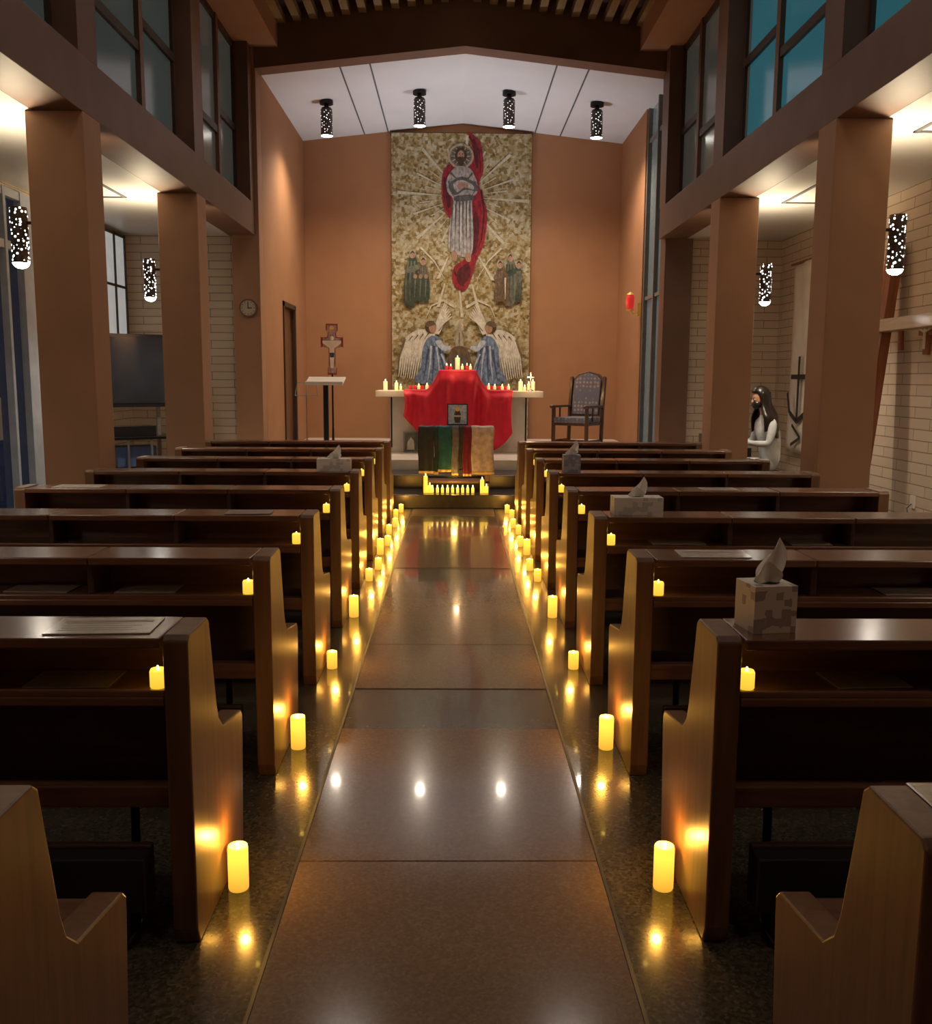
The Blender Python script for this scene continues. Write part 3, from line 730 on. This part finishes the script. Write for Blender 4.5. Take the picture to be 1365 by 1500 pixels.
b.prism([(-.215,.03),(.22,.03),(.22,.54),(.145,.61),(.0025,.65),(-.14,.61),(-.215,.54)],'y',-.05,-.015,M_up)
b.M=Matrix()
b.obj('armchair',loc=(1.82,14.0,.451),rot=(0,0,R(-34)),bevel=.006)
# sanctuary lamp
b=MB()
b.box(-.05,0,-.03,.03,-.15,.05,M_gold); b.tube([(0,0,-.08),(-.12,0,-.12),(-.16,0,-.06)],.009,M_gold)
b.lathe((-.16,0,-.07),[(0,0),(.05,.0),(.06,.02)],M_gold,16); b.lathe((-.16,0,-.05),[(.0,0),(.045,0),(.06,.06),(.062,.18),(.05,.22),(0,.22)],M_rglass,18)
b.lathe((-.16,0,.17),[(.06,0),(.05,.02),(.0,.05)],M_gold,16)
o=b.obj('sanctuary_lamp',loc=(2.85,14.75,2.62)); light('POINT','lamp_red',(-.26,0,.06),.6,(1,.05,.04),o,.03)
# wall clock
b=MB(); b.cyl((0,0,0),(0,-.04,0),.12,.12,W2,28); b.cyl((0,-.041,0),(0,-.045,0),.10,.10,plain('clock_face',(.5,.42,.32),.5),28)
b.box(-.005,.005,-.052,-.047,-.01,.075,M_black); b.box(0,.05,-.052,-.047,-.005,.005,M_black)
for k in range(12):
    a=k*math.pi/6; b.ell((.085*math.sin(a),-.046,.085*math.cos(a)),(.006,.003,.006),M_black,6,4)
b.obj('wall_clock',loc=(-2.76,YC-.1,2.42))

# ------------------------------------------------------------------ TV on cart
b=MB()
b.box(-.55,.55,-.03,.035,1.16,1.98,M_blackp); b.box(-.52,.52,-.036,-.03,1.20,1.95,plain('tv_screen',(.02,.024,.032),.15))
b.box(-.2,.2,.035,.09,1.3,1.8,M_blackp)
for x in(-.30,.30): b.box(x-.02,x+.02,.06,.10,.1,1.7,M_steel); b.box(x-.02,x+.02,-.3,.34,.06,.10,M_black)
b.box(-.42,.42,-.22,.22,.80,.83,M_black); b.box(-.42,.42,-.22,.22,.45,.48,M_black)
for x in(-.40,-.13,.13,.40): b.box(x-.012,x+.012,-.21,-.19,.1,.80,M_steel)
b.box(-.3,.2,-.16,.12,.83,.95,M_blackp); b.box(-.24,.2,-.14,.14,.49,.72,plain('blue_bin',(.08,.13,.28),.5))
for x in(-.30,.30):
    for y in(-.28,.32): b.cyl((x-.012,y,.03),(x+.012,y,.03),.03,.03,M_black,14)
b.obj('television_on_cart',loc=(-3.66,10.85,0),rot=(0,0,R(34)),bevel=.006)
# ------------------------------------------------------------------ leaning wooden cross
W5=wood('cross_wood',(.20,.06,.022),(.32,.10,.04),.45,'z'); W6=wood('cross_arm_wood',(.46,.34,.24),(.58,.45,.32),.5,'y')
b=MB(); b.box(-.05,.05,-.09,.09,0,2.85,W5); b.box(-.10,-.0,-1.3,.28,1.98,2.10,W6)
b.cyl((-.11,0,2.05),(-.05,0,2.05),.02,.02,M_black,12)
b.tube([(.0,-.45,1.80),(-.03,-.45,2.0)],.03,W5)
b.obj('wooden_cross',loc=(4.06,9.45,0),rot=(0,R(5.2),0),bevel=.006)
b=MB()
def bn(u,v): return (4.30+.015*math.sin(u*9)+.02*math.sin(v*3), 12.2-u*.95, 2.95-v*2.35)
b.grid(bn,16,20,plain('banner_cloth',(.72,.68,.62),.85,var=.05))
b.cyl((4.30,11.2,2.96),(4.30,12.3,2.96),.015,.015,W5,10)
def stroke(pts,w=.03):
    for (y0,z0),(y1,z1) in zip(pts[:-1],pts[1:]):
        d=Vector((y1-y0,z1-z0)).normalized()*w; n=Vector((-d.y,d.x))
        b.add([(4.26,y0-n.x,z0-n.y),(4.26,y0+n.x,z0+n.y),(4.26,y1+n.x,z1+n.y),(4.26,y1-n.x,z1-n.y)],[[0,1,2,3]],M_blackp)
stroke([(11.75,1.8),(11.75,1.0)]); stroke([(12.0,1.55),(11.5,1.55)]); stroke([(12.1,1.35),(12.0,1.1),(11.75,1.0),(11.5,1.1),(11.4,1.35)]); stroke([(11.9,.95),(11.6,.8),(11.9,.7)],.02)
b.cyl((4.38,11.7,2.96),(4.29,11.7,2.96),.012,.012,M_black,8)
b.obj('wall_banner',solid=.004)
b=MB(); b.box(4.36,4.40,8.78,8.86,1.75,2.10,W5); b.box(4.36,4.40,8.68,8.96,1.93,1.99,W5); b.tube([(4.35,8.82,1.80),(4.35,8.82,2.02)],.014,sk); b.tube([(4.35,8.71,1.99),(4.35,8.82,1.95),(4.35,8.93,1.99)],.009,sk); b.ell((4.35,8.82,2.04),(.018,.018,.022),sk)
b.obj('wall_crucifix')
b=MB(); b.box(4.385,4.40,8.86,8.94,.30,.42,M_marble); b.tube([(4.38,8.9,.34),(4.34,8.9,.30),(4.33,8.8,.1),(4.30,8.6,.01),(4.2,8.2,.01)],.006,M_blackp)
b.obj('wall_outlet')

# ------------------------------------------------------------------ keyboard, bench, woman
PXc,PYc=3.66,10.86
b=MB(); h_=.44
b.box(2.98,3.30,PYc-h_,PYc+.62,.66,.76,M_blackp); b.box(2.98,3.06,PYc-h_,PYc+.62,.76,.86,M_blackp)
b.box(3.12,3.27,PYc-h_+.05,PYc+.56,.76,.772,M_paper)
for k in range(30):
    if k%7 not in(2,6): b.box(3.12,3.20,PYc-h_+.07+k*.031,PYc-h_+.085+k*.031,.772,.784,M_blackp)
for y in(PYc-h_+.04,PYc+.56):
    b.box(3.0,3.04,y-.02,y+.02,0,.66,M_blackp); b.box(2.96,3.36,y-.03,y+.03,0,.04,M_blackp)
b.box(3.0,3.03,PYc-h_+.04,PYc+.56,.2,.5,M_blackp)
b.box(3.0,3.02,PYc-.25,PYc+.25,.86,1.08,M_paper)
b.obj('digital_piano',bevel=.004)
b=MB(); b.box(PXc-.17,PXc+.19,PYc-.30,PYc+.30,.40,.45,M_vinyl)
for x in(-.13,.15):
    for y in(-.26,.26): b.cyl((PXc+x,PYc+y,0),(PXc+x,PYc+y,.40),.018,.02,W4,10)
b.obj('piano_bench',bevel=.01)
E=bpy.data.objects.new('seated_woman',None); C.objects.link(E); E.location=(PXc,PYc,0)
M_jkt=plain('jacket_cloth',(.66,.70,.72),.8,var=.10,scale=14); M_pant=plain('dark_trousers',(.02,.02,.025),.8); M_skin=plain('skin',(.55,.30,.20),.5,var=.05); M_hair=plain('black_hair',(.014,.010,.009),.32,var=.3,scale=30,stretch=(3,3,.3)); M_shoe=plain('shoe_leather',(.02,.018,.016),.35)
V=[];Ed=[];Ra=[]
def vt(p,r,par=None):
    V.append(p); Ra.append(r if isinstance(r,tuple) else (r,r)); i=len(V)-1
    if par is not None: Ed.append((par,i))
    return i
pel=vt((0.02,0,.56),(.135,.16)); sp1=vt((.0,0,.70),(.105,.135),pel); sp2=vt((-.03,0,.86),(.105,.15),sp1); ch=vt((-.06,0,1.0),(.10,.155),sp2)
nk=vt((-.09,0,1.11),(.05,.05),ch); nk2=vt((-.115,0,1.18),(.045,.045),nk); hd=vt((-.13,0,1.24),(.05,.05),nk2)
for s in(-1,1):
    h=vt((-.03,s*.10,.535),(.085,.085),pel); k1=vt((-.22,s*.12,.54),(.075,.075),h); k=vt((-.40,s*.13,.53),(.060,.060),k1)
    c=vt((-.39,s*.13,.36),(.055,.055),k); an=vt((-.36,s*.13,.10),(.038,.038),c); ft=vt((-.43,s*.135,.045),(.036,.04),an); vt((-.53,s*.14,.035),(.028,.04),ft)
    sh=vt((-.07,s*.165,1.03),(.062,.062),ch); ua=vt((-.09,s*.205,.92),(.052,.052),sh); el=vt((-.13,s*.225,.79),(.044,.044),ua)
    fa=vt((-.25,s*.19,.79),(.038,.038),el); wr=vt((-.365,s*.15,.805),(.024,.028),fa); pm=vt((-.42,s*.14,.808),(.016,.034),wr)
    for j,(dy,L) in enumerate(((-.028,.060),(-.010,.070),(.009,.066),(.027,.052))):
        a=vt((-.435,s*.14+dy,.810),.010,pm); q=vt((-.435-L*.55,s*.14+dy*1.15,.808),.0085,a); vt((-.435-L,s*.14+dy*1.2,.790),.007,q)
    a=vt((-.395,s*.14-s*.035,.803),.011,pm); vt((-.43,s*.14-s*.058,.795),.008,a)
me=bpy.data.meshes.new('body'); me.from_pydata(V,Ed,[]); bo=bpy.data.objects.new('body_src',me); C.objects.link(bo)
sk_=bo.modifiers.new('Skin','SKIN'); ss=bo.modifiers.new('Sub','SUBSURF'); ss.levels=2; ss.render_levels=2
try:
    for i,r in enumerate(Ra): me.skin_vertices[0].data[i].radius=r
    me.skin_vertices[0].data[0].use_root=True
except Exception as ex: print('skin',ex)
dg=bpy.context.evaluated_depsgraph_get(); dg.update()
m2=bpy.data.meshes.new_from_object(bo.evaluated_get(dg)); bpy.data.objects.remove(bo)
m2.materials.clear()
for q in(M_jkt,M_pant,M_skin,M_shoe): m2.materials.append(q)
for p in m2.polygons:
    c=p.center; p.use_smooth=True
    if c.z<.085: i=3
    elif c.z<.60 and not(c.z>.48 and c.x>-.10): i=1
    elif c.z>1.12: i=2
    elif c.x<-.375 and c.z>.7: i=2
    else: i=0
    p.material_index=i
place(m2,'body',(0,0,0),parent=E)
# head + hair in one tilted frame (faces -X, looking down at the keys)
HC=(-.155,0,1.30)
TILT=Matrix.Translation(HC)@Matrix.Rotation(R(-16),4,'Y')@Matrix.Translation((-HC[0],-HC[1],-HC[2]))
b=MB(); b.M=TILT
def hf(p,q):
    x=q.x; y=q.y; z=q.z
    if z<0: y*=1-.32*(-p.z); x=x*(1-.12*(-p.z))-(.012*(-p.z) if p.x<.3 else 0)
    return Vector((x,y,z))
b.ell(HC,(.092,.074,.115),M_skin,24,18,hf)
b.ell((HC[0]-.098,0,HC[2]-.012),(.016,.011,.024),M_skin,10,8)
for s in(-1,1):
    b.ell((HC[0]-.080,s*.030,HC[2]+.010),(.010,.013,.008),M_paper,10,6); b.ell((HC[0]-.089,s*.030,HC[2]+.010),(.004,.006,.006),M_blackp,8,6)
    b.tube([(HC[0]-.086,s*.016,HC[2]+.030),(HC[0]-.082,s*.044,HC[2]+.030)],.0035,M_hair)
    b.ell((HC[0]+.005,s*.074,HC[2]-.005),(.018,.008,.028),M_skin,10,8)
b.ell((HC[0]-.056,0,HC[2]-.055),(.060,.064,.055),M_blackp,18,12)
for s in(-1,1): b.tube([(HC[0]-.06,s*.055,HC[2]-.04),(HC[0]+.0,s*.078,HC[2]-.01)],.002,M_blackp)
b.obj('head',parent=E)
b=MB(); b.M=TILT
def hairf(p,q):
    x,y,z=q
    if p.x<-.40 and p.z<.50: x=-.050
    if z<0: x=x*.9+.03*(-p.z)
    return Vector((x,y,z))
b.ell((HC[0]+.014,0,HC[2]+.020),(.116,.096,.124),M_hair,24,16,hairf)
b.M=Matrix()
def hs(u,v):
    a=(u-.5)*math.pi*1.36
    w=.096+.110*sst(.30,.70,v)+.004*math.sin(u*40)
    dx=.095+.055*sst(.2,.6,v)
    return (HC[0]+.022+dx*math.cos(a)+.050*v, w*math.sin(a), HC[2]+.06-v*.44+.015*math.sin(u*23))
b.grid(hs,48,18,M_hair)
def hs2(u,v):
    a=(u-.5)*math.pi*1.2
    w=.085+.095*sst(.30,.70,v)
    return (HC[0]+.035+(.080+.05*sst(.2,.6,v))*math.cos(a)+.06*v, w*math.sin(a), HC[2]+.03-v*.47+.012*math.sin(u*19))
b.grid(hs2,36,18,M_hair)
b.obj('hair',parent=E,solid=.012)
E.rotation_euler=(0,0,R(6))

# ------------------------------------------------------------------ world, camera
w=bpy.data.worlds.new('dusk'); bpy.context.scene.world=w; w.use_nodes=True
bg=w.node_tree.nodes['Background']; bg.inputs[0].default_value=(.03,.05,.10,1); bg.inputs[1].default_value=.25
cam=bpy.data.cameras.new('camera'); co=bpy.data.objects.new('camera',cam); C.objects.link(co)
cam.sensor_fit='VERTICAL'; cam.sensor_height=36; cam.lens=1380/1500*36; cam.clip_start=.05
p=8.04; yaw=.727; roll=.35
co.matrix_world=Matrix.Translation((0,0,1.5))@Matrix.Rotation(R(-yaw),4,'Z')@Matrix.Rotation(R(90-p),4,'X')@Matrix.Rotation(R(roll),4,'Z')
bpy.context.scene.camera=co
bpy.context.scene.view_settings.view_transform='Standard'
